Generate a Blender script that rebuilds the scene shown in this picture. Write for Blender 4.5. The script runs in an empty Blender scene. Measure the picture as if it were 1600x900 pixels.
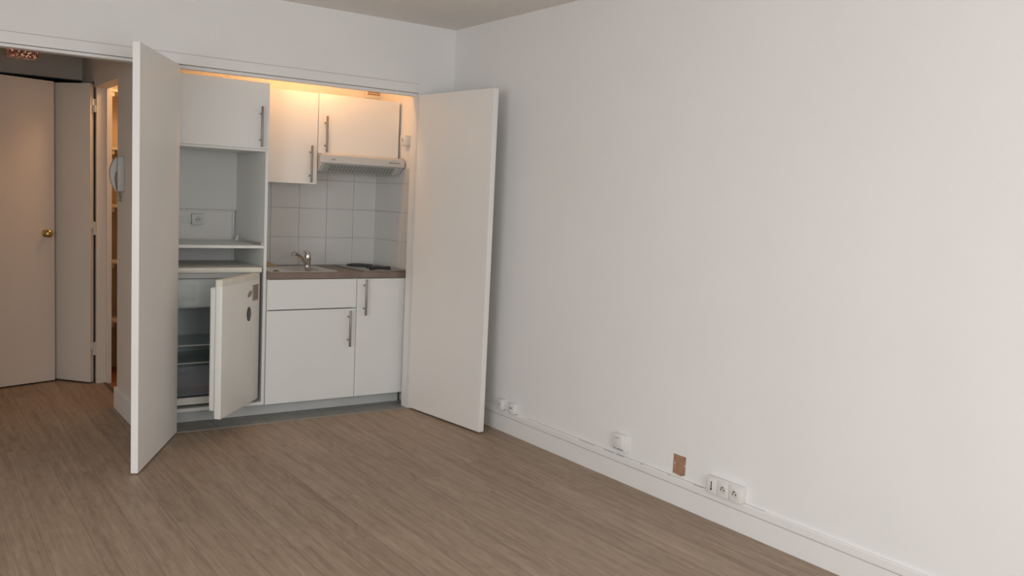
import bpy, bmesh, math, random
from mathutils import Vector, Matrix
random.seed(7)
sc = bpy.context.scene
COL = sc.collection
R = math.radians

# ---------------------------------------------------------------- camera
F_PX = 1385.1
yaw, pitch, roll = R(35.148), R(5.7116), R(-2.732)
fw = Vector((math.sin(yaw)*math.cos(pitch), math.cos(yaw)*math.cos(pitch), -math.sin(pitch)))
rt = Vector((math.cos(yaw), -math.sin(yaw), 0))
dn = fw.cross(rt)
rt2 = rt*math.cos(roll) + dn*math.sin(roll)
dn2 = -rt*math.sin(roll) + dn*math.cos(roll)
cam = bpy.data.cameras.new('camera')
cam.sensor_width = 36
cam.lens = 36*F_PX/1600
cam.clip_start = 0.05
camo = bpy.data.objects.new('camera', cam)
COL.objects.link(camo)
Mx = Matrix((( rt2.x, -dn2.x, -fw.x, -3.0618), (rt2.y, -dn2.y, -fw.y, -5.1272),
             (rt2.z, -dn2.z, -fw.z, 1.4169), (0, 0, 0, 1)))
camo.matrix_world = Mx
sc.camera = camo

# ---------------------------------------------------------------- world, daylight, exposure
w = bpy.data.worlds.new('overcast_sky')
sc.world = w
w.use_nodes = True
w.node_tree.nodes['Background'].inputs[0].default_value = (.82, .9, 1, 1)
w.node_tree.nodes['Background'].inputs[1].default_value = 1.0
def area(name, loc, rot, sx, sy, power, col):
    l = bpy.data.lights.new(name, 'AREA')
    l.shape = 'RECTANGLE'; l.size = sx; l.size_y = sy; l.energy = power; l.color = col
    o = bpy.data.objects.new(name, l); COL.objects.link(o)
    o.location = loc; o.rotation_euler = rot
    return o
# daylight entering through the tall window in the left wall (outside the picture, left of the camera)
area('window_daylight', (-5.26, -4.9, 1.5), (R(90-30), 0, R(-78)), 2.2, 1.9, 85, (.955, .97, .985))
area('rear_fill_light', (-2.30, -6.22, 1.5), (R(90-26), 0, R(6)), 1.25, 1.4, 43, (.955, .97, .985))  # added frontal fill from the unseen rear side, lifts niche and hall
sc.view_settings.view_transform = 'Standard'
sc.view_settings.look = 'None'
sc.view_settings.gamma = 1
sc.view_settings.use_curve_mapping = False
sc.view_settings.exposure = 0.0

# ---------------------------------------------------------------- materials
def mat(name, col, rough=.5, metal=0, spec=.5, bump=0, bscale=60, vary=0, vscale=3, emit=None, es=0, trans=0, coat=0):
    m = bpy.data.materials.new(name); m.use_nodes = True
    nt = m.node_tree; b = nt.nodes['Principled BSDF']
    b.inputs['Base Color'].default_value = (*col, 1)
    b.inputs['Roughness'].default_value = rough
    b.inputs['Metallic'].default_value = metal
    b.inputs['Specular IOR Level'].default_value = spec
    b.inputs['Transmission Weight'].default_value = trans
    b.inputs['Coat Weight'].default_value = coat
    if emit:
        b.inputs['Emission Color'].default_value = (*emit, 1); b.inputs['Emission Strength'].default_value = es
    tc = nt.nodes.new('ShaderNodeTexCoord')
    if vary:
        n = nt.nodes.new('ShaderNodeTexNoise'); n.inputs['Scale'].default_value = vscale; n.inputs['Detail'].default_value = 5
        nt.links.new(tc.outputs['Object'], n.inputs['Vector'])
        mr = nt.nodes.new('ShaderNodeMapRange')
        mr.inputs['From Min'].default_value = .3; mr.inputs['From Max'].default_value = .7
        mr.inputs['To Min'].default_value = 1-vary; mr.inputs['To Max'].default_value = 1+vary*.3
        nt.links.new(n.outputs[0], mr.inputs['Value'])
        mx = nt.nodes.new('ShaderNodeMix'); mx.data_type = 'RGBA'; mx.blend_type = 'MULTIPLY'; mx.inputs[0].default_value = 1
        mx.inputs[6].default_value = (*col, 1)
        nt.links.new(mr.outputs[0], mx.inputs[7]); nt.links.new(mx.outputs[2], b.inputs['Base Color'])
    if bump:
        n = nt.nodes.new('ShaderNodeTexNoise'); n.inputs['Scale'].default_value = bscale; n.inputs['Detail'].default_value = 4
        nt.links.new(tc.outputs['Object'], n.inputs['Vector'])
        bp = nt.nodes.new('ShaderNodeBump'); bp.inputs['Strength'].default_value = bump; bp.inputs['Distance'].default_value = .002
        nt.links.new(n.outputs[0], bp.inputs['Height']); nt.links.new(bp.outputs[0], b.inputs['Normal'])
    return m

M = dict(
    wall=mat('wall_paint', (.87, .86, .845), .85, bump=.25, bscale=90, vary=.02, vscale=1.5, spec=.2),
    ceil=mat('ceiling_paint', (.86, .83, .79), .9, bump=.2, bscale=80, spec=.1),
    trim=mat('trim_paint', (.86, .85, .83), .45, bump=.12, bscale=25, vary=.02),
    door=mat('door_paint', (.88, .86, .825), .42, bump=.15, bscale=30, vary=.025, vscale=2),
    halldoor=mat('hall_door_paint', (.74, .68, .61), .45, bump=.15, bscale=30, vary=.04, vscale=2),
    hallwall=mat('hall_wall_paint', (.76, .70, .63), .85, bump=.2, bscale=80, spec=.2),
    melamine=mat('white_melamine', (.815, .82, .795), .38, bump=.05, bscale=120, vary=.02),
    greymel=mat('pale_grey_melamine', (.76, .78, .76), .5),
    plinth=mat('plinth_grey', (.55, .56, .55), .45, vary=.08, vscale=6),
    steel=mat('brushed_steel', (.60, .58, .55), .34, 1),
    darksteel=mat('handle_nickel', (.30, .275, .25), .42, .85),
    chrome=mat('chrome', (.62, .62, .63), .12, 1),
    brass=mat('brass', (.62, .44, .18), .28, 1, vary=.15, vscale=40),
    plug=mat('brown_rubber_plug', (.10, .05, .03), .5),
    hobsteel=mat('worn_hob_steel', (.42, .41, .38), .36, 1, vary=.1, vscale=9),
    groove=mat('groove_shade_and_line_grey', (.44, .42, .39), .9),  # grey for the painted groove shade and the open joint lines
    black=mat('black_plastic', (.015, .015, .018), .4),
    dark=mat('dark_gap', (.02, .018, .017), .9),
    darkdoor=mat('unlit_room_shade', (.08, .07, .065), .9),
    blackiron=mat('hotplate_iron', (.03, .03, .032), .55, .3),
    white=mat('white_plastic', (.80, .79, .76), .35),
    cream=mat('fridge_enamel', (.82, .815, .77), .33, bump=.06, bscale=150, vary=.03, vscale=5),
    creamold=mat('yellowed_fridge_plastic', (.78, .765, .67), .4, vary=.06, vscale=12),
    liner=mat('fridge_liner', (.62, .67, .68), .4, vary=.05),
    fridgebase=mat('fridge_lower_frame', (.6, .61, .6), .45),
    fridgeside=mat('fridge_case_gap_shade', (.22, .215, .205), .6),
    gasket=mat('door_gasket', (.66, .64, .59), .6),
    glass=mat('shelf_glass', (.75, .88, .84), .08, trans=.85),
    clear=mat('clear_drawer_plastic', (.72, .75, .80), .15, trans=.82),
    grout=mat('grout', (.46, .45, .44), .9),
    tile=mat('wall_tile_glaze', (.70, .70, .675), .28, bump=.06, bscale=40, vary=.03, vscale=4),
    hood=mat('hood_enamel', (.60, .60, .575), .35),
    filt=mat('hood_filter_frame', (.42, .45, .42), .4),
    slot=mat('filter_slot_dark', (.16, .17, .16), .6),
    print=mat('grey_print', (.2, .2, .2), .5),
    sponge=mat('tan_sponge', (.62, .42, .20), .9, bump=.8, bscale=200),
    magbrown=mat('picture_magnet_brown', (.28, .185, .155), .45, vary=.35, vscale=60),
    maggrey=mat('oval_magnet_grey', (.26, .24, .22), .4, vary=.4, vscale=90),
    magdark=mat('oval_magnet_dark', (.055, .058, .065), .35, vary=.5, vscale=70),
    closet=mat('closet_wall_paint', (.68, .58, .45), .85),
    shelfw=mat('closet_shelf_paint', (.74, .68, .60), .5),
    closetfloor=mat('closet_floor_terracotta', (.42, .17, .07), .5, vary=.3, vscale=20),
    threshold=mat('threshold_strip', (.10, .07, .055), .5),
    alu=mat('aluminium_strip', (.45, .43, .40), .4, .7),
    intercom=mat('intercom_plastic', (.56, .55, .52), .4),
    cord=mat('grey_cord', (.30, .28, .26), .6),
    crack=mat('paint_crack', (.30, .28, .26), .9),
    plaster=mat('bare_plaster', (.82, .80, .74), .95, bump=.8, bscale=100),
    bulb=mat('warm_bulb', (1, .8, .5), .5, emit=(1.0, .50, .19), es=122),
    bulb2=mat('closet_bulb', (1, .8, .5), .5, emit=(1.0, .60, .30), es=52),
    stain=mat('filler_cream', (.60, .55, .42), .8),
)

def N(nt, t, **kw):
    n = nt.nodes.new(t)
    for k, v in kw.items(): setattr(n, k, v)
    return n
def math_(nt, op, a, b=None):
    n = N(nt, 'ShaderNodeMath', operation=op)
    for i, x in enumerate((a, b)):
        if x is None: continue
        if isinstance(x, (int, float)): n.inputs[i].default_value = x
        else: nt.links.new(x, n.inputs[i])
    return n.outputs[0]
def comb(nt, *xs):
    n = N(nt, 'ShaderNodeCombineXYZ')
    for i, x in enumerate(xs):
        if isinstance(x, (int, float)): n.inputs[i].default_value = x
        else: nt.links.new(x, n.inputs[i])
    return n.outputs[0]
def ramp(nt, fac, stops):
    n = N(nt, 'ShaderNodeValToRGB'); nt.links.new(fac, n.inputs[0])
    el = n.color_ramp.elements
    while len(el) < len(stops): el.new(.5)
    for e, (p, c) in zip(el, stops): e.position = p; e.color = (*c, 1)
    return n.outputs[0]
def mixc(nt, mode, fac, a, b):
    n = N(nt, 'ShaderNodeMix', data_type='RGBA', blend_type=mode)
    for i, x in ((0, fac), (6, a), (7, b)):
        if isinstance(x, (int, float)): n.inputs[i].default_value = x
        elif isinstance(x, tuple): n.inputs[i].default_value = (*x, 1)
        else: nt.links.new(x, n.inputs[i])
    return n.outputs[2]

def wood_mat(name, plank, c0, c1, c2, rough, seams=True, along='y'):
    m = bpy.data.materials.new(name); m.use_nodes = True; nt = m.node_tree
    b = nt.nodes['Principled BSDF']
    tc = N(nt, 'ShaderNodeTexCoord'); sp = N(nt, 'ShaderNodeSeparateXYZ'); nt.links.new(tc.outputs['Object'], sp.inputs[0])
    x, y = (sp.outputs[0], sp.outputs[1]) if along == 'y' else (sp.outputs[1], sp.outputs[0])
    u = math_(nt, 'DIVIDE', math_(nt, 'ADD', x, 26.0*plank/ plank*plank + 2.6 - 26*plank + 20*plank), plank)
    ci = math_(nt, 'FLOOR', u); fu = math_(nt, 'FRACT', u)
    wn = N(nt, 'ShaderNodeTexWhiteNoise', noise_dimensions='1D'); nt.links.new(ci, wn.inputs['W'])
    v = math_(nt, 'ADD', math_(nt, 'DIVIDE', y, 1.75), math_(nt, 'MULTIPLY', wn.outputs[0], 7.3))
    ri = math_(nt, 'FLOOR', v); fv = math_(nt, 'FRACT', v)
    wn2 = N(nt, 'ShaderNodeTexWhiteNoise', noise_dimensions='2D'); nt.links.new(comb(nt, ci, ri, 0), wn2.inputs['Vector'])
    rnd = wn2.outputs[0]
    # long grain, distorted
    g1 = N(nt, 'ShaderNodeTexNoise'); g1.inputs['Scale'].default_value = 1; g1.inputs['Detail'].default_value = 6
    g1.inputs['Roughness'].default_value = .62; g1.inputs['Distortion'].default_value = .6
    nt.links.new(comb(nt, math_(nt, 'MULTIPLY', x, 34), math_(nt, 'MULTIPLY', y, 1.1), math_(nt, 'MULTIPLY', rnd, 40)), g1.inputs['Vector'])
    g2 = N(nt, 'ShaderNodeTexNoise'); g2.inputs['Scale'].default_value = 1; g2.inputs['Detail'].default_value = 5
    nt.links.new(comb(nt, math_(nt, 'MULTIPLY', x, 110), math_(nt, 'MULTIPLY', y, 5), math_(nt, 'MULTIPLY', rnd, 30)), g2.inputs['Vector'])
    g3 = N(nt, 'ShaderNodeTexNoise'); g3.inputs['Scale'].default_value = 1; g3.inputs['Detail'].default_value = 5; g3.inputs['Distortion'].default_value = 2.6
    nt.links.new(comb(nt, math_(nt, 'MULTIPLY', x, 15), math_(nt, 'MULTIPLY', y, 3.6), math_(nt, 'MULTIPLY', rnd, 20)), g3.inputs['Vector'])
    f = math_(nt, 'ADD', math_(nt, 'MULTIPLY', g1.outputs[0], .72), math_(nt, 'ADD', math_(nt, 'MULTIPLY', g2.outputs[0], .30), math_(nt, 'MULTIPLY', g3.outputs[0], .42)))
    f = math_(nt, 'ADD', f, math_(nt, 'MULTIPLY', math_(nt, 'SUBTRACT', rnd, .5), .10 if seams else 0))
    c = ramp(nt, f, [(.46, c0), (.72, c1), (.98, c2)])
    if seams:
        du = math_(nt, 'MULTIPLY', math_(nt, 'MINIMUM', fu, math_(nt, 'SUBTRACT', 1, fu)), plank)
        dv = math_(nt, 'MULTIPLY', math_(nt, 'MINIMUM', fv, math_(nt, 'SUBTRACT', 1, fv)), 1.75)
        s = math_(nt, 'MAXIMUM', math_(nt, 'LESS_THAN', du, .0011), math_(nt, 'MULTIPLY', math_(nt, 'LESS_THAN', dv, .0012), .6))
        c = mixc(nt, 'MULTIPLY', math_(nt, 'MULTIPLY', s, .55), c, (.25, .2, .17))
        hgt = math_(nt, 'SUBTRACT', math_(nt, 'MULTIPLY', g2.outputs[0], .15), s)
    else:
        hgt = g2.outputs[0]
    nt.links.new(c, b.inputs['Base Color'])
    bpn = N(nt, 'ShaderNodeBump'); bpn.inputs['Strength'].default_value = .25; bpn.inputs['Distance'].default_value = .001
    nt.links.new(hgt, bpn.inputs['Height']); nt.links.new(bpn.outputs[0], b.inputs['Normal'])
    b.inputs['Roughness'].default_value = rough
    b.inputs['Specular IOR Level'].default_value = .4
    return m
M['floor'] = wood_mat('laminate_planks', .165, (.22, .154, .105), (.34, .251, .178), (.445, .34, .25), .48)
M['worktop'] = wood_mat('worktop_wood', .6, (.12, .09, .072), (.22, .17, .14), (.32, .255, .21), .45, seams=False, along='x')

def tiles_mat():
    m = bpy.data.materials.new('grey_floor_tiles'); m.use_nodes = True; nt = m.node_tree; b = nt.nodes['Principled BSDF']
    tc = N(nt, 'ShaderNodeTexCoord')
    br = N(nt, 'ShaderNodeTexBrick'); br.offset = 0
    br.inputs['Color1'].default_value = (.30, .30, .27, 1); br.inputs['Color2'].default_value = (.27, .275, .25, 1)
    br.inputs['Mortar'].default_value = (.16, .155, .14, 1); br.inputs['Scale'].default_value = 1
    br.inputs['Mortar Size'].default_value = .003; br.inputs['Brick Width'].default_value = .3; br.inputs['Row Height'].default_value = .3
    nt.links.new(tc.outputs['Object'], br.inputs['Vector'])
    n = N(nt, 'ShaderNodeTexNoise'); n.inputs['Scale'].default_value = 14; n.inputs['Detail'].default_value = 6
    nt.links.new(tc.outputs['Object'], n.inputs['Vector'])
    c = mixc(nt, 'MULTIPLY', .6, br.outputs[0], ramp(nt, n.outputs[0], [(.3, (.6, .6, .6)), (.7, (1, 1, 1))]))
    nt.links.new(c, b.inputs['Base Color']); b.inputs['Roughness'].default_value = .45
    return m
M['tilefloor'] = tiles_mat()

def brick_mat():
    m = bpy.data.materials.new('old_brick'); m.use_nodes = True; nt = m.node_tree; b = nt.nodes['Principled BSDF']
    tc = N(nt, 'ShaderNodeTexCoord')
    n = N(nt, 'ShaderNodeTexNoise'); n.inputs['Scale'].default_value = 1; n.inputs['Detail'].default_value = 8
    mp = N(nt, 'ShaderNodeMapping'); mp.inputs['Scale'].default_value = (30, 25, 90)
    nt.links.new(tc.outputs['Object'], mp.inputs[0]); nt.links.new(mp.outputs[0], n.inputs['Vector'])
    nt.links.new(ramp(nt, n.outputs[0], [(.25, (.16, .075, .045)), (.40, (.36, .20, .125)), (.7, (.46, .28, .18))]), b.inputs['Base Color'])
    b.inputs['Roughness'].default_value = .95
    return m
M['brick'] = brick_mat()

def mosaic_mat():
    m = bpy.data.materials.new('mosaic_glass'); m.use_nodes = True; nt = m.node_tree; b = nt.nodes['Principled BSDF']
    tc = N(nt, 'ShaderNodeTexCoord')
    v = N(nt, 'ShaderNodeTexVoronoi'); v.inputs['Scale'].default_value = 120
    nt.links.new(tc.outputs['Object'], v.inputs['Vector'])
    sp = N(nt, 'ShaderNodeSeparateColor'); nt.links.new(v.outputs['Color'], sp.inputs[0])
    c = ramp(nt, sp.outputs[0], [(.0, (.07, .025, .018)), (.45, (.16, .045, .025)), (.74, (.12, .045, .06)), (.90, (.7, .36, .16)), (.97, (.95, .7, .5))])
    nt.links.new(c, b.inputs['Base Color']); b.inputs['Roughness'].default_value = .15
    bpn = N(nt, 'ShaderNodeBump'); bpn.inputs['Strength'].default_value = 1; bpn.inputs['Distance'].default_value = .006
    nt.links.new(v.outputs['Distance'], bpn.inputs['Height']); nt.links.new(bpn.outputs[0], b.inputs['Normal'])
    # each cell's colour also emits faintly; no bulb is modelled inside
    nt.links.new(c, b.inputs['Emission Color']); b.inputs['Emission Strength'].default_value = .40
    return m
M['mosaic'] = mosaic_mat()

# ---------------------------------------------------------------- mesh helpers
def merge(bm, t):
    me = bpy.data.meshes.new('tmp'); t.to_mesh(me); t.free(); bm.from_mesh(me); bpy.data.meshes.remove(me)
def bx(bm, x0, x1, y0, y1, z0, z1, bev=0.0, seg=2):
    t = bmesh.new(); bmesh.ops.create_cube(t, size=1)
    for v in t.verts:
        v.co = Vector((x0+(v.co.x+.5)*(x1-x0), y0+(v.co.y+.5)*(y1-y0), z0+(v.co.z+.5)*(z1-z0)))
    if bev:
        bmesh.ops.bevel(t, geom=t.edges[:], offset=bev, segments=seg, profile=.5, affect='EDGES')
    merge(bm, t)
    return bm
def box(*a, **k): return bx(bmesh.new(), *a, **k)
def cyl(bm, p0, p1, r0, r1=None, n=20, bev=0.0):
    r1 = r0 if r1 is None else r1
    p0, p1 = Vector(p0), Vector(p1); d = p1-p0
    t = bmesh.new()
    bmesh.ops.create_cone(t, cap_ends=True, segments=n, radius1=r0, radius2=r1, depth=d.length)
    if bev:
        es = [e for e in t.edges if len(e.link_faces) == 2 and any(len(f.verts) > 4 for f in e.link_faces)]
        bmesh.ops.bevel(t, geom=es, offset=bev, segments=2, profile=.5, affect='EDGES')
    q = Vector((0, 0, 1)).rotation_difference(d.normalized())
    bmesh.ops.transform(t, matrix=Matrix.Translation((p0+p1)/2) @ q.to_matrix().to_4x4(), verts=t.verts)
    merge(bm, t); return bm
def lathe(bm, c, prof, n=32, axis='z'):
    rings = []
    for r, h in prof:
        ring = []
        for i in range(n):
            a = 2*math.pi*i/n
            p = (r*math.cos(a), r*math.sin(a), h)
            if axis == 'y': p = (p[0], p[2], p[1])
            if axis == 'x': p = (p[2], p[0], p[1])
            ring.append(bm.verts.new(Vector(c)+Vector(p)))
        rings.append(ring)
    for a, b in zip(rings, rings[1:]):
        for i in range(n):
            bm.faces.new((a[i], a[(i+1) % n], b[(i+1) % n], b[i]))
    bm.faces.new(rings[0]); bm.faces.new(rings[-1][::-1])
    bmesh.ops.recalc_face_normals(bm, faces=bm.faces)
    return bm
def tube(bm, pts, rad, n=12):
    pts = [Vector(p) for p in pts]
    rads = rad if isinstance(rad, (list, tuple)) else [rad]*len(pts)
    rings = []; up = Vector((.13, .2, 1)).normalized()
    for i, p in enumerate(pts):
        d = (pts[min(i+1, len(pts)-1)]-pts[max(i-1, 0)]).normalized()
        a = d.cross(up).normalized(); b = d.cross(a).normalized()
        rings.append([bm.verts.new(p+(a*math.cos(2*math.pi*k/n)+b*math.sin(2*math.pi*k/n))*rads[i]) for k in range(n)])
    for A, B in zip(rings, rings[1:]):
        for k in range(n): bm.faces.new((A[k], A[(k+1) % n], B[(k+1) % n], B[k]))
    bm.faces.new(rings[0]); bm.faces.new(rings[-1][::-1])
    bmesh.ops.recalc_face_normals(bm, faces=bm.faces)
    return bm
def prism(bm, poly, a0, a1, axis='x', bev=0):
    """poly in the other two axes, extruded along axis"""
    t = bmesh.new()
    def P(u, v, a): return {'x': (a, u, v), 'y': (u, a, v), 'z': (u, v, a)}[axis]
    A = [t.verts.new(P(u, v, a0)) for u, v in poly]; B = [t.verts.new(P(u, v, a1)) for u, v in poly]
    n = len(poly)
    for i in range(n): t.faces.new((A[i], A[(i+1) % n], B[(i+1) % n], B[i]))
    t.faces.new(A); t.faces.new(B[::-1])
    bmesh.ops.recalc_face_normals(t, faces=t.faces)
    if bev: bmesh.ops.bevel(t, geom=t.edges[:], offset=bev, segments=2, profile=.5, affect='EDGES')
    merge(bm, t); return bm

BASE = {}      # root object -> matrix of its frame
def thing(name, label, cat, loc=(0, 0, 0), rz=0, group=None, structure=False):
    o = bpy.data.objects.new(name, None); COL.objects.link(o); o.empty_display_size = .1
    o.location = loc; o.rotation_euler = (0, 0, rz)
    BASE[o.name] = Matrix.Translation(loc) @ Matrix.Rotation(rz, 4, 'Z')
    if structure: o['kind'] = 'structure'
    o['label'] = label; o['category'] = cat
    if group: o['group'] = group
    return o
def obj(name, bm, m, parent=None, world=True, smooth=False, loc=None):
    """bm is in world coordinates; a child is moved into its root's frame, a lone mesh gets its origin at loc"""
    me = bpy.data.meshes.new(name)
    o = bpy.data.objects.new(name, me); COL.objects.link(o)
    if parent:
        root = parent
        while root.parent: root = root.parent
        if world and root.name in BASE: bm.transform(BASE[root.name].inverted())
        elif world and root.name not in BASE and root.type == 'MESH': bm.transform(Matrix.Translation(-root.location))
        o.parent = parent
    elif loc is not None:
        bm.transform(Matrix.Translation(-Vector(loc))); o.location = loc
    bmesh.ops.recalc_face_normals(bm, faces=bm.faces)
    if smooth:
        for f in bm.faces: f.smooth = True
    bm.to_mesh(me); bm.free(); me.materials.append(M[m])
    if smooth:
        try: me.set_sharp_from_angle(angle=R(40))
        except Exception: pass
    return o
def tag(o, label, cat, group=None):
    o['label'] = label; o['category'] = cat
    if group: o['group'] = group
    return o
def struct(name, bm, m, parent=None):
    o = obj(name, bm, m, parent)
    if not parent: o['kind'] = 'structure'
    return o

H = 2.5
OT = 2.05          # underside of the opening's header
XL, YR = -5.3, -6.25   # room's left wall and rear wall
# ---------------------------------------------------------------- SETTING
struct('floor', box(XL-.1, .1, YR-.1, 0, -.08, 0), 'floor')
hf = box(-3.1, -1.86, 0, 3.2, -.08, 0); struct('floor_hall', hf, 'floor')
struct('floor_kitchen', box(-1.86, -.19, 0, .75, -.08, 0), 'tilefloor')
struct('floor_closet', box(-1.86, -1.1, .75, 2.1, -.08, -.001), 'closetfloor')
struct('ceiling', box(XL-.1, .1, YR-.1, .08, H, H+.1), 'ceil')
# right wall with a hole where a box was taken out
hy0, hy1, hz0, hz1 = -2.274, -2.190, .140, .241
b = bmesh.new()
bx(b, 0, .12, YR, hy0, 0, H); bx(b, 0, .12, hy1, .1, 0, H)
bx(b, 0, .12, hy0, hy1, 0, hz0); bx(b, 0, .12, hy0, hy1, hz1, H)
struct('wall_right', b, 'wall')
# wall at the far end of the room, with the wide opening (hall on the left, kitchen recess on the right)
b = bmesh.new()
bx(b, XL, -2.97, 0, .08, 0, H)
bx(b, -2.97, 0, .0, .08, OT+.018, H)
bx(b, -.255, 0, 0, .08, 0, OT+.018)
struct('wall_back', b, 'wall')
b = bmesh.new()          # rear wall behind the camera; smaller window added for the fill light
bx(b, XL, -2.95, YR-.12, YR, 0, H); bx(b, -1.65, .1, YR-.12, YR, 0, H)
bx(b, -2.95, -1.65, YR-.12, YR, 0, .80); bx(b, -2.95, -1.65, YR-.12, YR, 2.25, H)
struct('wall_rear', b, 'wall')
wf = bmesh.new()
for x in (-2.95, -2.325, -1.70): bx(wf, x, x+.05, YR-.12, YR-.07, .80, 2.25, .004)
for z in (.80, 2.20): bx(wf, -2.90, -1.70, YR-.12, YR-.07, z, z+.05, .004)
struct('added_window_2', wf, 'trim')  # unseen window, added to go with the rear fill light
b = bmesh.new()          # left wall with the tall window opening, outside the picture
wy0, wy1, wz0, wz1 = -6.05, -3.75, .45, 2.42
bx(b, XL-.12, XL, YR, wy0, 0, H); bx(b, XL-.12, XL, wy1, .1, 0, H)
bx(b, XL-.12, XL, wy0, wy1, 0, wz0); bx(b, XL-.12, XL, wy0, wy1, wz1, H)
struct('wall_left', b, 'wall')
wf = bmesh.new()
for y in (wy0, -4.92, wy1-.05): bx(wf, XL-.12, XL-.07, y, y+.05, wz0, wz1, .004)
for z in (wz0, wz1-.05): bx(wf, XL-.12, XL-.07, wy0+.05, wy1-.05, z, z+.05, .004)
struct('window_1', wf, 'trim')
# header: crack line, facing strip and stepped frame under it
b = bmesh.new()
bx(b, -2.97, -.262, -.004, .01, OT+.018, 2.124, .001)
struct('trim_header', b, 'trim')
b = bmesh.new()
bx(b, -2.97, -1.80, .004, .078, OT, OT+.016, .001)
bx(b, -1.80, -.240, .030, .078, OT, OT+.017, .001)
struct('trim_frame', b, 'trim')
struct('trim_hairline', box(-2.97, -.262, -.0046, .004, 2.1240, 2.1254), 'groove')
struct('trim_jamb', bx(box(-.262, -.238, .004, .084, 0, OT, .001), -.262, -.250, -.004, .008, 0, OT+.016, .001), 'trim')
# pier and hall side wall between hall and kitchen recess
b = bmesh.new()
bx(b, -1.92, -1.80, .0, .74, 0, 2.06); bx(b, -1.92, -1.80, .08, .74, 2.06, 2.42)            # hall wall / kitchen left wall
bx(b, -1.80, -1.752, .0, .08, 0, OT-.001)        # jamb return where the left leaf hangs
struct('wall_hall_right', b, 'hallwall')
b = bmesh.new()
bx(b, -1.92, -1.82, .74, 1.50, 2.045, 2.42)      # above closet doorway
bx(b, -1.92, -1.82, 1.56, 1.98, 2.075, 2.42); bx(b, -1.885, -1.82, 1.56, 1.98, 0, 2.075)
bx(b, -1.92, -1.82, 1.50, 1.56, 2.075, 2.42)
struct('wall_hall_far', b, 'hallwall')
b = bmesh.new()
bx(b, -3.05, -2.95, .0, 3.2, 0, 2.42)
struct('wall_hall_left', b, 'hallwall')
b = bmesh.new()                                   # hall back wall with a dark doorway under its header
bx(b, -2.95, -1.82, 1.96, 2.06, 2.117, 2.42)
bx(b, -2.95, -2.90, 1.96, 2.06, 0, 2.117)
struct('wall_hall_back', b, 'hallwall')
struct('wall_dark_room', bx(bx(box(-3.0, -1.7, 3.1, 3.2, 0, 2.42), -1.82, -1.72, 2.06, 3.1, 0, 2.42), -2.95, -1.82, 2.06, 3.1, 2.35, 2.42), 'darkdoor')  # near-black colour puts the unlit room's darkness into its walls
struct('ceiling_hall', box(-3.05, -1.82, .08, 2.06, 2.42, 2.48), 'hallwall')
# closet frame (door lining at the far side of the closet doorway)
b = bmesh.new()
bx(b, -1.906, -1.842, 1.500, 1.56, 0, 2.075, .002)
bx(b, -1.846, -1.812, 1.475, 1.56, 0, 2.06, .002)
struct('trim_closet_jamb', b, 'shelfw')
struct('trim_closet_head', box(-1.919, -1.83, .742, 1.50, 2.035, 2.05), 'shelfw')
struct('trim_closet_sill', box(-1.862, -1.838, .742, 1.50, -.002, .003), 'threshold')
# closet interior
b = bmesh.new()
bx(b, -1.81, -1.1, 2.05, 2.12, 0, 2.45); bx(b, -1.14, -1.06, .78, 2.05, 0, 2.45)
bx(b, -1.82, -1.775, 1.69, 2.05, 0, 2.45)
bx(b, -1.80, -1.1, .745, .80, 0, 2.45)
struct('wall_closet', b, 'closet')
struct('ceiling_closet', box(-1.82, -1.06, .745, 2.12, 2.42, 2.5), 'closet')
# kitchen recess shell
b = bmesh.new()
bx(b, -1.80, -.10, .71, .74, 0, 2.45)
struct('wall_kitchen_back', b, 'wall')
struct('wall_kitchen_right', box(-.19, -.10, .08, .71, 0, 2.45), 'wall')
struct('ceiling_kitchen', box(-1.80, -.10, .08, .74, 2.42, 2.48), 'wall')

# baseboards
def board(name, axis, a0, a1, at, sgn, h=.133, m='trim'):
    # profile in (depth, z): main board, fine groove, then the narrower upper moulding
    d = .016
    p = [(0, 0), (d, 0), (d, h-.036), (d-.006, h-.0345), (d-.006, h-.0325), (d-.0015, h-.031), (d-.0015, h-.004), (d-.004, h), (0, h)]
    bm = bmesh.new()
    prism(bm, [(at+sgn*u, v) for u, v in p], a0, a1, axis)
    return struct(name, bm, m)
board('baseboard_right', 'y', YR, -.02, 0, -1)
board('baseboard_left', 'y', YR, 0, XL, 1)
board('baseboard_hall', 'y', .004, .74, -1.92, -1, m='door')
struct('baseboard_hall_end', box(-1.936, -1.90, .74, .752, 0, .132, .002), 'door')
board('baseboard_back', 'x', -.25, -.016, 0, -1)
# thin hairline where paint has opened over the baseboard, small chips
b = bmesh.new()
for y0, y1, z, t in ((-1.86, -1.80, .1335, .0016), (-1.78, -1.70, .1335, .0008), (-1.63, -1.50, .1335, .0006), (-2.00, -1.985, .1335, .0016), (-2.40, -2.34, .1335, .0008), (-2.19, -2.175, .1335, .0016), (-2.46, -2.445, .1335, .002)):
    bx(b, -.0128, -.0115, y0, y1, z-.001, z+t)
struct('trim_cracks', b, 'crack')
struct('trim_groove_shade', box(-.0163, -.0085, YR, -.03, .0966, .0978), 'groove')  # dark strip stands in for the shade inside the baseboard groove
struct('trim_wall_line', box(-.0022, -.0001, -2.75, -1.0, .1325, .1340), 'groove')
# aluminium strip along the tiled kitchen floor
struct('trim_floor_strip', box(-1.75, -.262, -.012, .006, 0, .003, .001), 'alu')

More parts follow.
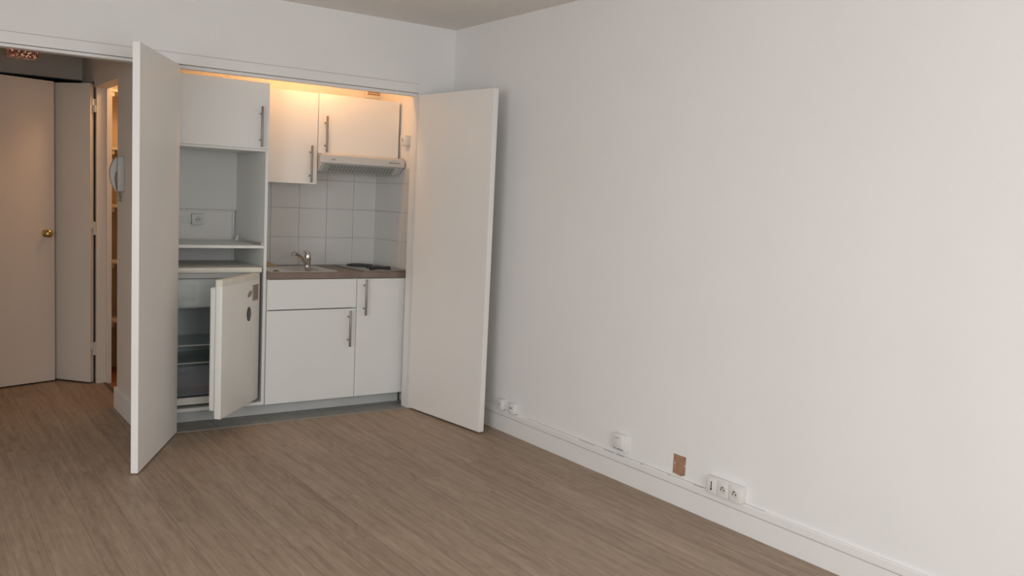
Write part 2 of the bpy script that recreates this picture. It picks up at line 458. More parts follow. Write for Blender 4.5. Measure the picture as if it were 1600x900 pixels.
# tiled splashback (tiles of 20 cm with grout)
t = thing('tiled_splashback', 'pale grey square tiles on the back wall behind tap and hob', 'tiles', (-.7, .7, .9))
t2 = thing('tiled_splashback', 'pale grey tiles on the narrow side wall right of the hob', 'tiles', (-.193, .4, .9))
b = bmesh.new(); g = bmesh.new(); b2 = bmesh.new(); g2 = bmesh.new()
bx(g, -1.188, -.194, .706, .7095, .90, 1.588); bx(g2, -.194, -.19, .10, .706, .88, 1.588)
zs = [.890, 1.090, 1.289, 1.487, 1.588]
xs = [-1.185, -1.169, -.969, -.769, -.569, -.369, -.196]
for z0, z1 in zip(zs, zs[1:]):
    for x0, x1 in zip(xs, xs[1:]):
        if x1-x0 > .02: bx(b, x0+.001, x1-.001, .701, .707, z0+.001, z1-.001, .0008, 1)
    for y0, y1 in ((.10, .304), (.304, .504), (.504, .702)):
        bx(b2, -.199, -.193, y0+.0008, y1-.0008, z0+.001, z1-.001, .0008, 1)
obj('tile_field', b, 'tile', t); obj('grout_bed', g, 'grout', t)
obj('tile_field', b2, 'tile', t2); obj('grout_bed', g2, 'grout', t2)

# ---------------------------------------------------------------- the two tall leaves of the kitchen cupboard
def leaf(name, label, hinge, ang, L, T, z0, z1, m='door', side=1):
    """local frame: x along the leaf from its hinge, y = thickness (side*T)"""
    o = thing(name, label, 'door', (*hinge, 0), ang, structure=True)
    bm = box(0, L, min(0, side*T), max(0, side*T), z0, z1, .0018)
    obj('leaf_panel', bm, m, o, world=False)
    return o
angL = math.atan2(-.8851, -.4654)
d1 = leaf('door_1', 'tall white cupboard leaf standing open left of the fridge', (-1.747, -.010), angL, .760, .034, .006, 2.060, side=-1)
angR = math.atan2(-.757, .083)
d2 = leaf('door_2', 'tall white cupboard leaf standing open against the right wall', (-.262, -.012), angR, .752, .036, .010, 2.054, side=1)
for dd, s in ((d1, -1), (d2, 1)):
    for z in (.25, 1.05, 1.85):
        h = bmesh.new(); cyl(h, (-.004, s*.012, z-.04), (-.004, s*.012, z+.04), .006, n=12)
        obj('hinge', h, 'trim', dd, world=False)

# ---------------------------------------------------------------- bar handle
def bar_handle(parent, x, z0, z1, yf, yb):
    b = bmesh.new()
    cyl(b, (x, yb, z0), (x, yb, z1), .0070, n=16, bev=.001)
    for z in (z0+.042, z1-.042):
        cyl(b, (x, yb, z), (x, yf, z), .005, n=12)
    return obj('handle', b, 'darksteel', parent, smooth=True)

# ---------------------------------------------------------------- tall cabinet (fridge housing)
t = thing('tall_cabinet', 'tall white cabinet with open niche around the fridge', 'cabinet', (-1.495, .40, .08))
obj('side_panel', box(-1.208, -1.190, .140, .700, .08, 2.035, .001), 'melamine', t)
obj('side_panel', box(-1.798, -1.780, .140, .700, .08, 2.035, .001), 'melamine', t)
obj('bottom_panel', box(-1.780, -1.208, .138, .700, .080, .100, .001), 'melamine', t)
obj('top_panel', box(-1.780, -1.208, .140, .700, 2.017, 2.035, .001), 'melamine', t)
obj('niche_ceiling', box(-1.780, -1.208, .140, .700, 1.630, 1.648, .001), 'melamine', t)
obj('back_panel', box(-1.780, -1.208, .680, .692, 1.262, 1.630, .0005), 'greymel', t)
s = obj('shelf', box(-1.780, -1.212, .130, .700, 1.049, 1.066, .001), 'melamine', t)
obj('edge_strip', box(-1.222, -1.209, .15, .66, 1.066, 1.082, .001), 'steel', s)
obj('wall_bracket', bx(box(-1.228, -1.212, .60, .64, 1.066, 1.10, .002), -1.236, -1.226, .605, .63, 1.066, 1.08, .002), 'white', t)
d = obj('door', box(-1.797, -1.196, .120, .138, 1.645, 2.035, .0015), 'melamine', t)
bar_handle(d, -1.251, 1.655, 1.892, .120, .085)
# socket and trunking on the wall inside the niche
t = thing('wall_socket', 'white socket with side trunking inside the niche above the fridge', 'socket', (-1.452, .70, 1.159))
def socket_face(t, c, nrm, w=.068, h=.066, dep=.035, m='white', kind='french'):
    """surface socket; nrm is '-y' or '-x'; c = centre on the wall"""
    x, y, z = c
    if nrm == '-y':
        obj('housing', box(x-w/2, x+w/2, y-dep, y, z-h/2, z+h/2, .004), m, t, smooth=True)
        P = lambda a, o_, bz: (x+a, y-dep-o_, z+bz)
        ax = 'y'
    else:
        obj('housing', box(x-dep, x, y-w/2, y+w/2, z-h/2, z+h/2, .004), m, t, smooth=True)
        P = lambda a, o_, bz: (x-dep-o_, y-a, z+bz)
        ax = 'x'
    sgn = -1
    if kind == 'french':
        r = min(w, h)*.33
        b = bmesh.new()
        lathe(b, P(0, 0, 0), [(r, 0.001), (r, -.0025), (r*.86, -.0025), (r*.82, .001)], 28, ax)
        obj('rim', b, m, t, smooth=True)
        b = bmesh.new(); lathe(b, P(0, 0, 0), [(r*.82, .0005), (r*.82, -.0006)], 28, ax)
        obj('well', b, 'gasket', t)
        b = bmesh.new()
        for a in (-.009, .009): cyl(b, P(a, -.001, 0), P(a, .0014, 0), .0033, n=12)
        obj('contact_hole', b, 'black', t)
        b = bmesh.new(); cyl(b, P(0, -.001, .011), P(0, .006, .011), .0025, n=10)
        obj('earth_pin', b, 'steel', t)
    elif kind == 'hole':
        b = bmesh.new(); cyl(b, P(0, -.001, 0), P(0, .0012, 0), .004, n=14); obj('port', b, 'black', t)
        b = bmesh.new(); lathe(b, P(0, 0, 0), [(.0085, 0), (.0085, -.001), (.006, -.001), (.0055, 0)], 20, ax); obj('port_ring', b, m, t)
    elif kind == 'slot':
        b = bmesh.new()
        p0, p1 = P(-.0028, -.001, -.016), P(.0028, .0012, .022)
        bx(b, min(p0[0], p1[0]), max(p0[0], p1[0]), min(p0[1], p1[1]), max(p0[1], p1[1]), p0[2], p1[2])
        cyl(b, P(0, -.001, -.018), P(0, .0012, -.018), .0055, n=14)
        obj('slot', b, 'black', t)
    elif kind == 'jack':
        b = bmesh.new()
        p0, p1 = P(-.010, -.001, -.002), P(.010, .0012, .006)
        bx(b, min(p0[0], p1[0]), max(p0[0], p1[0]), min(p0[1], p1[1]), max(p0[1], p1[1]), p0[2], p1[2])
        obj('jack_opening', b, 'print', t)
        b = bmesh.new()
        p0, p1 = P(-.016, -.001, -.022), P(.016, .002, -.006)
        bx(b, min(p0[0], p1[0]), max(p0[0], p1[0]), min(p0[1], p1[1]), max(p0[1], p1[1]), p0[2], p1[2], .0008)
        obj('cover_flap', b, m, t)
socket_face(t, (-1.452, .71, 1.194), '-y', .074, .068, .03, 'greymel')
obj('trunking', box(-1.780, -1.489, .698, .71, 1.172, 1.210, .001), 'greymel', t)
pipe = bmesh.new(); bx(pipe, -1.226, -1.212, .696, .71, .60, 1.262, .002)
tag(obj('conduit', pipe, 'greymel', loc=(-1.219, .70, .60)), 'thin vertical conduit down the rear wall of the fridge niche', 'conduit')

# ---------------------------------------------------------------- fridge
fx0, fx1, fy0, fy1 = -1.772, -1.236, .165, .640
t = thing('refrigerator', 'small white under-counter fridge with its door ajar, in the tall cabinet', 'refrigerator', (-1.50, .40, .10))
b = bmesh.new()
bx(b, fx0, fx0+.035, fy0, fy1, .125, .900, .003); bx(b, fx1-.035, fx1, fy0, fy1, .125, .900, .003)
bx(b, fx0+.03, fx1-.03, fy0, fy1, .865, .900, .002); bx(b, fx0+.03, fx1-.03, fy1-.04, fy1, .125, .87)
bx(b, fx0+.03, fx1-.03, fy0+.004, fy1-.04, .125, .150, .002)
for x in (fx0+.04, fx1-.04): cyl(b, (x, .20, .10), (x, .20, .127), .014)
obj('body', b, 'fridgeside', t)  # case coloured dark to stand in for shade in the gap beside the door
obj('lower_rail', box(fx0+.035, fx1-.035, fy0-.004, fy0+.012, .116, .158, .003), 'cream', t)
obj('top_rail', box(fx0, fx1, fy0-.002, fy0+.03, .868, .902, .002), 'fridgebase', t)
obj('top_cover', box(fx0-.004, -1.224, .120, .655, .904, .934, .004), 'creamold', t, smooth=True)
# inner liner
b = bmesh.new()
bx(b, fx0+.035, fx0+.045, .18, .60, .15, .865); bx(b, fx1-.045, fx1-.035, .18, .60, .15, .865)
bx(b, fx0+.045, fx1-.045, .585, .60, .15, .865)
prism(b, [(.60, .15), (.60, .33), (.46, .33), (.44, .30), (.44, .15)], fx0+.045, fx1-.045, 'x')
obj('liner', b, 'liner', t)
fl = obj('freezer_flap', bx(box(fx0+.046, fx1-.046, .182, .200, .700, .864, .004), fx0+.06, -1.60, .178, .184, .735, .830, .002), 'liner', t, smooth=True)
obj('freezer_tray', box(fx0+.046, fx1-.046, .20, .585, .690, .700), 'liner', t)
for z in (.463, .357):
    s = obj('glass_shelf', box(fx0+.046, fx1-.046, .200, .580, z, z+.005), 'glass', t)
    obj('shelf_edge', box(fx0+.046, fx1-.046, .194, .200, z-.001, z+.0055, .001), 'fridgebase', s)
cd = bmesh.new()
prism(cd, [(.200, .162), (.190, .250), (.192, .340), (.197, .340), (.196, .25), (.206, .170)], fx0+.05, fx1-.05, 'x')
bx(cd, fx0+.05, fx0+.055, .2, .43, .162, .335); bx(cd, fx1-.055, fx1-.05, .2, .43, .162, .335); bx(cd, fx0+.05, fx1-.05, .2, .43, .158, .163)
c = obj('crisper_drawer', cd, 'clear', t)
gr = bmesh.new()
tube(gr, [(fx0+.09+.37*i/12, .185-.0*i, .315+.018*math.sin(math.pi*i/12)) for i in range(13)], .006, 8)
obj('drawer_grip', gr, 'clear', c)
# door, hinged right
a = R(49.5)
hx, hy = -1.228, .140
ca, sa = math.cos(a), math.sin(a)
DM = Matrix(((-ca, -sa*-1*-1, 0, hx), (-sa, ca, 0, hy), (0, 0, 1, 0), (0, 0, 0, 1)))
# local door frame: u along leaf from hinge to free edge, v from outer face inwards, z up
DM = Matrix(((-ca, -sa, 0, hx), (-sa, ca, 0, hy), (0, 0, 1, 0), (0, 0, 0, 1)))
def dbox(bm, u0, u1, v0, v1, z0, z1, bev=0, seg=2):
    t_ = box(u0, u1, v0, v1, z0, z1, bev=bev, seg=seg); t_.transform(DM); merge(bm, t_); return bm
dp = obj('door', dbox(bmesh.new(), 0, .545, 0, .038, .122, .8685, .005, 3), 'cream', t, smooth=True)
obj('door_cap', dbox(bmesh.new(), 0, .545, -.0003, .0383, .864, .902, .004, 3), 'creamold', dp, smooth=True)
obj('gasket', dbox(bmesh.new(), .02, .527, .038, .048, .14, .875, .003), 'gasket', dp)
ln = bmesh.new(); dbox(ln, .04, .512, .046, .086, .155, .855, .012, 3)

obj('door_liner', ln, 'cream', dp, smooth=True)
for u in (.12, .40):
    q = bmesh.new(); lathe(q, (u, -.0006, .8885), [(.011, .0006), (.010, -.0004), (.004, .0000)], 20, 'y'); q.transform(DM)
    obj('cap_dimple', q, 'creamold', dp, smooth=True)
# a small maker's mark on the cover
b = box(-1.775, -1.755, .1192, .1205, .915, .922); obj('badge', b, 'gasket', t)
# magnets on the door (u measured from hinge)
def dpt(u, z, o_=0): return DM @ Vector((u, -o_, z))
m_ = bmesh.new(); dbox(m_, .032, .112, -.003, -.0002, .740, .835, .0008)
mg = obj('fridge_magnet', m_, 'magbrown', loc=dpt(.072, .740)); tag(mg, 'rectangular brown picture magnet at the top corner of the fridge door', 'magnet')
q = bmesh.new(); dbox(q, .1065, .109, -.0034, -.003, .745, .826); dbox(q, .045, .1065, -.0034, -.003, .745, .7465)
obj('pale_border', q, 'gasket', mg)
q = bmesh.new(); q2_ = bmesh.new(); lathe(q2_, (.058, -.003, .783), [(.008, 0), (.008, -.0005)], 16, 'y'); q2_.transform(DM); merge(q, q2_); obj('pale_figure', q, 'maggrey', mg)
def oval(name, u, z, ru, rz_, tilt, m, label):
    q = bmesh.new(); lathe(q, (0, 0, 0), [(1, -.0004), (1, -.0025), (.86, -.0045), (.5, -.005)], 32, 'y')
    q.transform(Matrix.Translation((u, 0, z)) @ Matrix.Rotation(R(tilt), 4, 'Y') @ Matrix.Diagonal((ru, 1, rz_, 1))); q.transform(DM)
    return tag(obj(name, q, m, loc=dpt(u, z), smooth=True), label, 'magnet')
oval('fridge_magnet', .158, .787, .030, .014, 28, 'maggrey', 'small tilted grey oval magnet left of the brown picture magnet')
mo = oval('fridge_magnet', .167, .668, .030, .043, 0, 'magdark', 'large dark upright oval magnet in the middle of the fridge door')
q = bmesh.new()
for (u, z, a_, l) in ((.160, .682, 40, .022), (.169, .668, 62, .018), (.176, .657, 25, .018)):
    r_ = box(-l/2, l/2, -.0060, -.0052, -.0007, .0007); r_.transform(Matrix.Translation((u, 0, z)) @ Matrix.Rotation(R(a_), 4, 'Y')); r_.transform(DM); merge(q, r_)
obj('pale_motif', q, 'maggrey', mo)

# ---------------------------------------------------------------- base cabinets, plinth, worktop
tag(obj('plinth', box(-1.797, -.222, .215, .231, 0, .080, .001), 'plinth', loc=(-1.0, .222, 0)), 'long grey plinth board under all the kitchen cabinets', 'plinth')
t = thing('base_cabinet', 'wide white sink cabinet with door below a blank drawer front', 'cabinet', (-.89, .42, .08))
b = bmesh.new()
bx(b, -1.187, -1.171, .150, .70, .08, .860); bx(b, -.606, -.590, .150, .70, .08, .860); bx(b, -1.171, -.606, .150, .70, .08, .098); bx(b, -1.171, -.606, .69, .70, .098, .86)
obj('carcass', b, 'melamine', t)
d = obj('door', box(-1.186, -.592, .130, .148, .080, .664, .0015), 'melamine', t)
bar_handle(d, -.647, .420, .654, .130, .088)
obj('drawer_front', box(-1.186, -.592, .130, .148, .670, .857, .0015), 'melamine', t)
t = thing('base_cabinet', 'narrow white base cabinet with one full-height door under the hotplates', 'cabinet', (-.40, .42, .08))
b = bmesh.new()
bx(b, -.588, -.572, .150, .70, .08, .860); bx(b, -.226, -.210, .150, .70, .08, .860); bx(b, -.572, -.226, .150, .70, .08, .098); bx(b, -.572, -.226, .69, .70, .098, .86)
obj('carcass', b, 'melamine', t)
d = obj('door', box(-.588, -.208, .130, .148, .080, .857, .0015), 'melamine', t)
bar_handle(d, -.541, .620, .855, .130, .088)

# worktop with sink cut-out
b = bmesh.new()
z0, z1 = .861, .899
sx0, sx1, sy0, sy1 = -1.15, -.72, .20, .60
bx(b, -1.189, sx0, .128, .70, z0, z1); bx(b, sx1, -.200, .128, .70, z0, z1)
bx(b, sx0, sx1, .128, sy0, z0, z1); bx(b, sx0, sx1, sy1, .70, z0, z1)
tag(obj('worktop', b, 'worktop', loc=(-.7, .13, z0)), 'brown wood-effect worktop holding the sink and hotplates', 'worktop')
# sink
t = thing('sink', 'stainless steel inset sink at the left end of the brown worktop', 'sink', (-.94, .38, .899))
b = bmesh.new()
def ring_rect(bm, cx, cy, hx_, hy_, r, z, n=6):
    vs = []
    for (sx, sy, a0) in ((1, 1, 0), (-1, 1, 90), (-1, -1, 180), (1, -1, 270)):
        for i in range(n+1):
            a_ = R(a0+90*i/n)
            vs.append(bm.verts.new((cx+sx*(hx_-r)+r*math.cos(a_), cy+sy*(hy_-r)+r*math.sin(a_), z)))
    return vs
rings = [ring_rect(b, -.935, .375, .232, .205, .02, .8995), ring_rect(b, -.935, .375, .230, .203, .02, .904),
         ring_rect(b, -.935, .375, .222, .195, .02, .903),
         ring_rect(b, -.955, .355, .175, .150, .05, .901), ring_rect(b, -.955, .355, .165, .142, .05, .885),
         ring_rect(b, -.955, .355, .150, .128, .05, .765), ring_rect(b, -.955, .355, .10, .09, .04, .755), ring_rect(b, -.955, .355, .02, .02, .018, .752)]
for A, B in zip(rings, rings[1:]):
    for i in range(len(A)): b.faces.new((A[i], A[(i+1) % len(A)], B[(i+1) % len(A)], B[i]))
b.faces.new(rings[-1])
obj('basin', b, 'steel', t, smooth=True)
b = bmesh.new(); lathe(b, (-.955, .355, .752), [(.03, 0), (.03, .004), (.01, .002)], 24); obj('drain', b, 'darksteel', t)
b = bmesh.new()
lathe(b, (-1.105, .205, .903), [(.020, 0), (.019, .004), (.006, .005), (.005, .008)], 20)
obj('sink_plug', b, 'plug', t, smooth=True)
# faucet
fxx, fyy = -.822, .400
t = thing('faucet', 'chrome mixer tap with upward slanting spout behind the sink', 'faucet', (fxx, fyy, .903))
b = bmesh.new()
lathe(b, (fxx, fyy, .903), [(.026, 0), (.026, .006), (.020, .010), (.0185, .05), (.021, .056), (.021, .088), (.017, .098), (.008, .103)], 28)
obj('body', b, 'chrome', t, smooth=True)
b = bmesh.new(); tube(b, [(fxx-.008, fyy-.004, .925), (fxx-.045, fyy-.025, .968), (fxx-.092, fyy-.052, .998), (fxx-.112, fyy-.062, 1.006), (fxx-.124, fyy-.068, 1.002), (fxx-.127, fyy-.070, .990)], [.0125, .012, .0115, .011, .013, .013], 14)
obj('spout', b, 'chrome', t, smooth=True)
b = bmesh.new(); tube(b, [(fxx+.010, fyy, .992), (fxx-.004, fyy-.003, 1.004), (fxx-.018, fyy-.006, 1.011), (fxx-.030, fyy-.010, 1.015)], [.014, .012, .007, .004], 12)
obj('lever', b, 'chrome', t, smooth=True)
# sponge
b = box(-1.075, -.962, .60, .66, .9, .915, .003); 
b = bmesh.new(); prism(b, [(-1.09, .900), (-.955, .900), (-.968, .911), (-1.0, .922), (-1.09, .922)], .60, .67, 'y', .002)
tag(obj('sponge', b, 'sponge', loc=(-1.02, .63, .90), smooth=True), 'tan sponge lying at the back left of the worktop', 'sponge')
# hotplates
t = thing('hob', 'stainless two-plate electric hob on the right of the worktop', 'hob', (-.38, .37, .899))
b = bmesh.new(); bx(b, -.534, -.204, .142, .640, .8992, .906, .0025); bx(b, -.524, -.214, .152, .63, .905, .9075, .001)
obj('hob_plate', b, 'hobsteel', t)
for cx, cy, r in ((-.395, .505, .088), (-.352, .318, .074)):
    b = bmesh.new(); lathe(b, (cx, cy, .907), [(r+.006, 0), (r+.006, .004), (r+.001, .005), (r, .009), (r-.01, .011), (.022, .011), (.02, .009)], 40)
    obj('hotplate', b, 'blackiron', t, smooth=True)
for cx, cy in ((-.452, .196), (-.338, .196)):
    b = bmesh.new(); lathe(b, (cx, cy, .907), [(.020, 0), (.020, .004), (.017, .008), (.015, .022), (.012, .024)], 24)
    k = obj('knob', b, 'black', t, smooth=True)

# ---------------------------------------------------------------- wall cabinets
t = thing('wall_cabinet', 'taller white wall cabinet hanging above the sink', 'cabinet', (-.99, .53, 1.453))
obj('carcass', box(-1.189, -.792, .368, .70, 1.455, 2.033, .001), 'melamine', t)
d = obj('door', box(-1.188, -.794, .350, .367, 1.453, 2.033, .0015), 'melamine', t)
bar_handle(d, -.845, 1.463, 1.698, .350, .310)
t = thing('wall_cabinet', 'shorter white wall cabinet hanging above the extractor hood', 'cabinet', (-.50, .53, 1.656))
obj('carcass', box(-.789, -.212, .368, .70, 1.658, 2.035, .001), 'melamine', t)
d = obj('door', box(-.790, -.210, .350, .367, 1.656, 2.035, .0015), 'melamine', t)
bar_handle(d, -.746, 1.655+.008, 1.893, .350, .310)
# hood
t = thing('extractor_hood', 'slim pale grey extractor hood with slotted filter under the wall cabinet', 'extractor hood', (-.50, .48, 1.54))
b = bmesh.new(); prism(b, [(.272, 1.596), (.272, 1.643), (.30, 1.655), (.70, 1.655), (.70, 1.540), (.345, 1.540)], -.788, -.204, 'x', .0015)
obj('housing', b, 'hood', t)
obj('front_panel', box(-.806, -.202, .262, .273, 1.594, 1.644, .002), 'hood', t)
# slanted filter face lies from (y .278,z 1.592) to (.345,1.541)
p0 = Vector((0, .2735, 1.592)); p1 = Vector((0, .345, 1.5395)); dirv = (p1-p0); Ls = dirv.length; dirv.normalize()
nrm = Vector((0, -dirv.z*-1, 0)); nrm = Vector((0, dirv.z, -dirv.y))
nrm = nrm if nrm.z < 0 else -nrm
def slant(bm, x0, x1, s0, s1, o0, o1, skew=0, bev=0):
    t_ = box(x0, x1, s0, s1, o0, o1, bev=bev)
    for v in t_.verts:
        x, s_, o_ = v.co
        v.co = Vector((x+skew*(s_-s0), 0, 0)) + p0 + dirv*s_ + nrm*o_
    merge(bm, t_); return bm
f = obj('filter', slant(bmesh.new(), -.765, -.228, .006, Ls-.006, -.001, .003, bev=.001), 'filt', t)
b = bmesh.new()
for i in range(19):
    x = -.728+i*.0242
    for j in range(5):
        slant(b, x, x+.0160, .0135+j*.0135, .0135+j*.0135+.0072, .0028, .0034)
obj('filter_slots', b, 'slot', f)
obj('lamp_diffuser', slant(bmesh.new(), -.262, -.234, .008, Ls-.008, .0028, .005, bev=.001), 'hood', t)
for i in range(6):
    obj('button', box(-.318+i*.0135, -.309+i*.0135, .2595, .2625, 1.617, 1.623, .0005), 'black' if i == 0 else 'print', t)
cu = bpy.data.curves.new('lettering', 'FONT'); cu.body = 'cata'; cu.size = .019; cu.extrude = .0004
to = bpy.data.objects.new('tmp_text', cu); COL.objects.link(to)
dg = bpy.context.evaluated_depsgraph_get(); me = bpy.data.meshes.new_from_object(to.evaluated_get(dg))
b = bmesh.new(); b.from_mesh(me); bpy.data.objects.remove(to); bpy.data.meshes.remove(me)
b.transform(Matrix.Translation((-.735, .2615, 1.613)) @ Matrix.Rotation(R(90), 4, 'X')); obj('lettering', b, 'print', t)
# ventilation grille on the back wall above the cabinets
t = thing('ventilation_grille', 'small white grille with dark slots high on the recess wall', 'vent', (-.24, .70, 2.085))
obj('plate', box(-.310, -.176, .700, .71, 2.080, 2.20, .004), 'white', t, smooth=True)
b = bmesh.new()
for i in range(6): bx(b, -.283, -.190, .6985, .7005, 2.104+i*.014, 2.104+i*.014+.009)
obj('slots', b, 'brick', t)
# socket on right recess wall
t = thing('wall_socket', 'white surface socket on the warm-lit recess wall beside the upper cabinet', 'socket', (-.19, .255, 1.742))
socket_face(t, (-.19, .252, 1.776), '-x', .070, .068, .042)

# ---------------------------------------------------------------- fittings along the right wall
t = thing('wall_socket', 'small square white aerial outlet nearest the open leaf, above the baseboard', 'socket', (0, -.752, .136))
socket_face(t, (0, -.750, .168), '-x', .058, .060, .034, kind='hole')
t = thing('wall_socket', 'small square white data outlet just right of the aerial outlet', 'socket', (0, -.872, .136))
socket_face(t, (0, -.872, .168), '-x', .062, .062, .034, kind='jack')
t = thing('telephone_socket', 'white telephone socket box with slim cover, on the right wall over the baseboard', 'socket', (0, -1.835, .163))
obj('housing', box(-.026, 0, -1.878, -1.788, .163, .248, .003), 'white', t, smooth=True)
cv = obj('cover', box(-.037, -.024, -1.866, -1.790, .176, .247, .003), 'white', t, smooth=True)
obj('thumb_notch', box(-.0378, -.0368, -1.842, -1.812, .228, .231), 'print', cv)
obj('jack_opening', box(-.0266, -.0255, -1.862, -1.820, .168, .173), 'print', t)
obj('screw', cyl(bmesh.new(), (-.0255, -1.800, .170), (-.027, -1.800, .170), .004, n=12), 'print', t)
# exposed brick
t = thing('exposed_brick_patch', 'small brown brick patch showing through a cut-out in the right wall', 'brick patch', (.012, -2.232, .14))
obj('brick_face', box(.0035, .03, hy0-.01, hy1+.01, hz0-.01, hz1+.01), 'brick', t)
b = bmesh.new()
prism(b, [(hy0-.002, hz0+.014), (hy0+.03, hz0+.002), (hy1+.004, hz0+.008), (hy1+.004, hz0-.006), (hy0-.004, hz0-.006)], -.0015, .014, 'x')
obj('broken_plaster', b, 'plaster', t)
for y in (hy0+.006, hy1-.012):
    obj('wall_plug', cyl(bmesh.new(), (.005, y, .196), (.0015, y, .196), .0035, n=10), 'plaster', t)
# triple socket
t = thing('triple_socket', 'white triple outlet strip with two round power sockets on the baseboard', 'socket', (0, -2.54, .134))
obj('back_box', box(-.030, 0, -2.642, -2.432, .134, .208, .004), 'white', t, smooth=True)
for yc, w_, k in ((-2.475, .062, 'slot'), (-2.5415, .067, 'french'), (-2.6085, .066, 'french')):
    pl_ = thing('module', '', '', (0, yc, .171)); del pl_['label']; del pl_['category']
    obj('faceplate', box(-.041, -.028, yc-w_/2+.0006, yc+w_/2-.0006, .137, .205, .0025), 'white', pl_, smooth=True)
    x_, z_ = -.041, .171
    if k == 'slot':
        b = bmesh.new(); bx(b, -.0418, -.040, yc-.0025, yc+.0025, .157, .192); cyl(b, (-.040, yc, .155), (-.0418, yc, .155), .005, n=12)
        obj('slot', b, 'black', pl_)
    else:
        r_ = .0215
        b = bmesh.new(); lathe(b, (x_, yc, z_), [(r_, .001), (r_, -.002), (r_*.88, -.002), (r_*.84, .001)], 28, 'x'); obj('rim', b, 'white', pl_, smooth=True)
        b = bmesh.new(); lathe(b, (x_, yc, z_), [(r_*.84, .0005), (r_*.84, -.0006)], 28, 'x'); obj('well', b, 'gasket', pl_)
        b = bmesh.new()
        for a_ in (-.0085, .0085): cyl(b, (x_+.001, yc+a_, z_), (x_-.0016, yc+a_, z_), .0032, n=12)
        obj('contact_hole', b, 'black', pl_)
        obj('earth_pin', cyl(bmesh.new(), (x_, yc, z_+.011), (x_-.006, yc, z_+.011), .0027, n=10), 'black', pl_)
    pl_.parent = t; pl_.location = (0, yc+2.54, .171-.134)

# ---------------------------------------------------------------- hall: doors, intercom, lamp, closet
ang = math.atan2(1.675-1.40, -2.140+2.915)
Lb = math.hypot(1.675-1.40, -2.140+2.915)
d3 = leaf('door_3', 'large hall door with a round brass knob, standing ajar', (-2.915, 1.40), ang, Lb, .036, .010, 2.062, 'halldoor', 1)
b = bmesh.new()
lathe(b, (Lb-.062, 0, 1.035), [(.026, 0), (.026, -.004), (.012, -.008), (.011, -.024), (.018, -.030), (.0265, -.042), (.0265, -.052), (.018, -.062), (.006, -.065)], 28, 'y')
obj('door_knob', b, 'brass', d3, world=False, smooth=True)
b = bmesh.new(); cyl(b, (Lb-.012, .018, 1.035), (Lb-.012+.020, .018, 1.035), .008); obj('latch', b, 'brass', d3, world=False)
ang4 = math.atan2(.75, -.66)
d4 = leaf('door_4', 'narrower closet door swung back into the hall behind the knobbed door', (-1.944, 1.503), ang4, .62, .034, .010, 2.060, 'halldoor', -1)
for z in (.245, 1.082, 1.914):
    b = bmesh.new(); bx(b, -.010, .0, -.033, -.012, z-.001, z+.045, .001); bx(b, -.024, -.006, -.040, -.020, z-.045, z+.001, .001)
    cyl(b, (-.010, -.034, z-.045), (-.010, -.034, z+.045), .006, n=12)
    obj('hinge', b, 'shelfw', d4, world=False)
# closet shelves
zsh = (2.055, 1.650, 1.242, .838, .411)
desc = ('top', 'second from top', 'middle', 'second from bottom', 'lowest')
for z, dsc in zip(zsh, desc):
    t = thing('closet_shelf', 'pale shelf in the lit closet behind the intercom, %s of the five' % dsc, 'shelf', (-1.48, 1.87, z), group='closet shelves')
    obj('board', box(-1.774, -1.142, 1.70, 2.048, z-.018, z, .001), 'shelfw', t)
    obj('cleat', box(-1.774, -1.752, 1.71, 2.045, z-.050, z-.019, .001), 'shelfw', t)
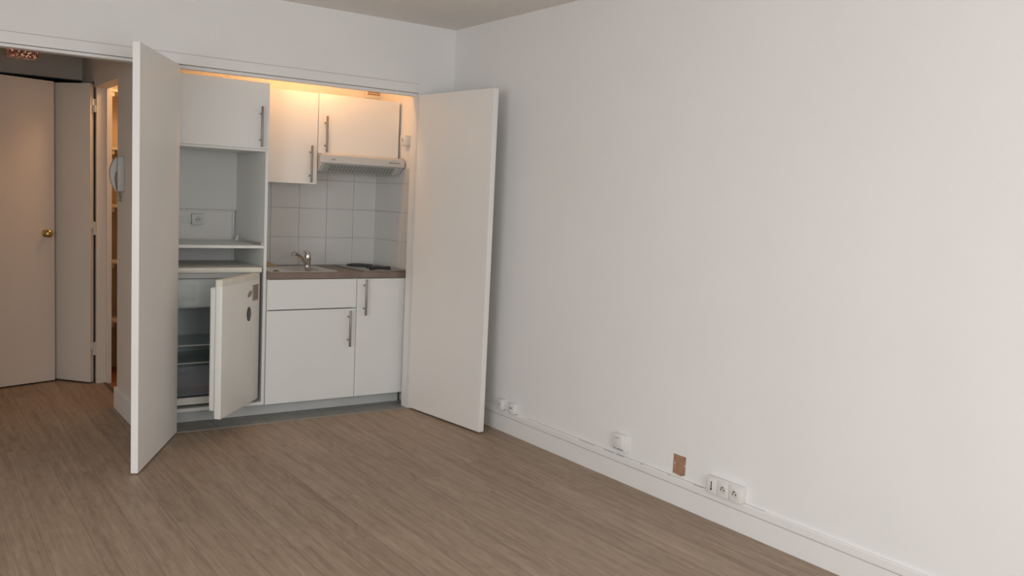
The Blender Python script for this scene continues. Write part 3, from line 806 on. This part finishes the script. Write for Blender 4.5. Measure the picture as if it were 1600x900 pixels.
# intercom
t = thing('intercom', 'pale grey wall intercom with curved handset by the closet doorway', 'intercom', (-1.92, .585, 1.35))
obj('base', box(-1.957, -1.92, .535, .640, 1.352, 1.556, .006), 'intercom', t, smooth=True)
b = bmesh.new()
outer = [(-1.958-.038*math.sin(math.pi*k/12)**.75, 1.557-.205*k/12) for k in range(13)]
inner = [(-1.959, 1.356), (-1.966, 1.385), (-1.971, 1.42), (-1.969, 1.45), (-1.9585, 1.475)]
prism(b, outer+inner, .553, .603, 'y', .003)
obj('handset', b, 'intercom', t, smooth=True)
b = bmesh.new(); tube(b, [(-1.955, .575, 1.356), (-1.950, .572, 1.335), (-1.940, .570, 1.318), (-1.945, .572, 1.300), (-1.936, .574, 1.29), (-1.934, .58, 1.32), (-1.94, .585, 1.352)], .004, 8)
obj('cord', b, 'cord', t, smooth=True)
# hall lamp with mosaic glass
t = thing('hall_lamp', 'red and brown mosaic glass lamp hanging in the hall, cut off by the opening', 'lamp', (-2.405, .95, 2.11))
b = bmesh.new()
t0 = bmesh.new(); bmesh.ops.create_cube(t0, size=1)
for v in t0.verts:
    k = .100 if v.co.z > 0 else .074
    v.co = Vector((-2.405+math.copysign(k, v.co.x), .95+math.copysign(k, v.co.y), 2.112 if v.co.z < 0 else 2.26))
bmesh.ops.bevel(t0, geom=t0.edges[:], offset=.006, segments=2, affect='EDGES')
merge(b, t0)
rr = random.Random(3)
for k in range(60):
    side = rr.random(); u = rr.uniform(-.075, .075); z = rr.uniform(2.118, 2.22)
    q = bmesh.new(); bmesh.ops.create_icosphere(q, subdivisions=1, radius=rr.uniform(.003, .006))
    kk = .074+.026*(z-2.112)/.148
    p = (-2.405+u, .95-kk, z) if side < .55 else (-2.405+kk*(1 if side < .8 else -1), .95+u, z)
    bmesh.ops.translate(q, verts=q.verts, vec=p); merge(b, q)
obj('glass_shade', b, 'mosaic', t)
b = bmesh.new(); cyl(b, (-2.405, .95, 2.26), (-2.405, .95, 2.40), .006); lathe(b, (-2.405, .95, 2.395), [(.045, 0), (.045, .024)], 24)
obj('stem', b, 'brass', t)
# lamps themselves: one behind the kitchen header, one on the closet ceiling
def bulb(name, label, c, r, m):
    t = thing(name, label, 'lamp', c)
    b = bmesh.new(); bmesh.ops.create_uvsphere(b, u_segments=20, v_segments=12, radius=r)
    bmesh.ops.translate(b, verts=b.verts, vec=c); obj('bulb', b, m, t, smooth=True)
    b = bmesh.new(); cyl(b, (c[0], c[1], c[2]+r*.9), (c[0], c[1], 2.42), .02); obj('holder', b, 'white', t)
bulb('ceiling_bulb', 'warm glowing bulb high inside the kitchen recess behind the header', (-.84, .17, 2.27), .035, 'bulb')
bulb('closet_bulb', 'warm glowing bulb on the closet ceiling', (-1.50, 1.25, 2.28), .07, 'bulb2')
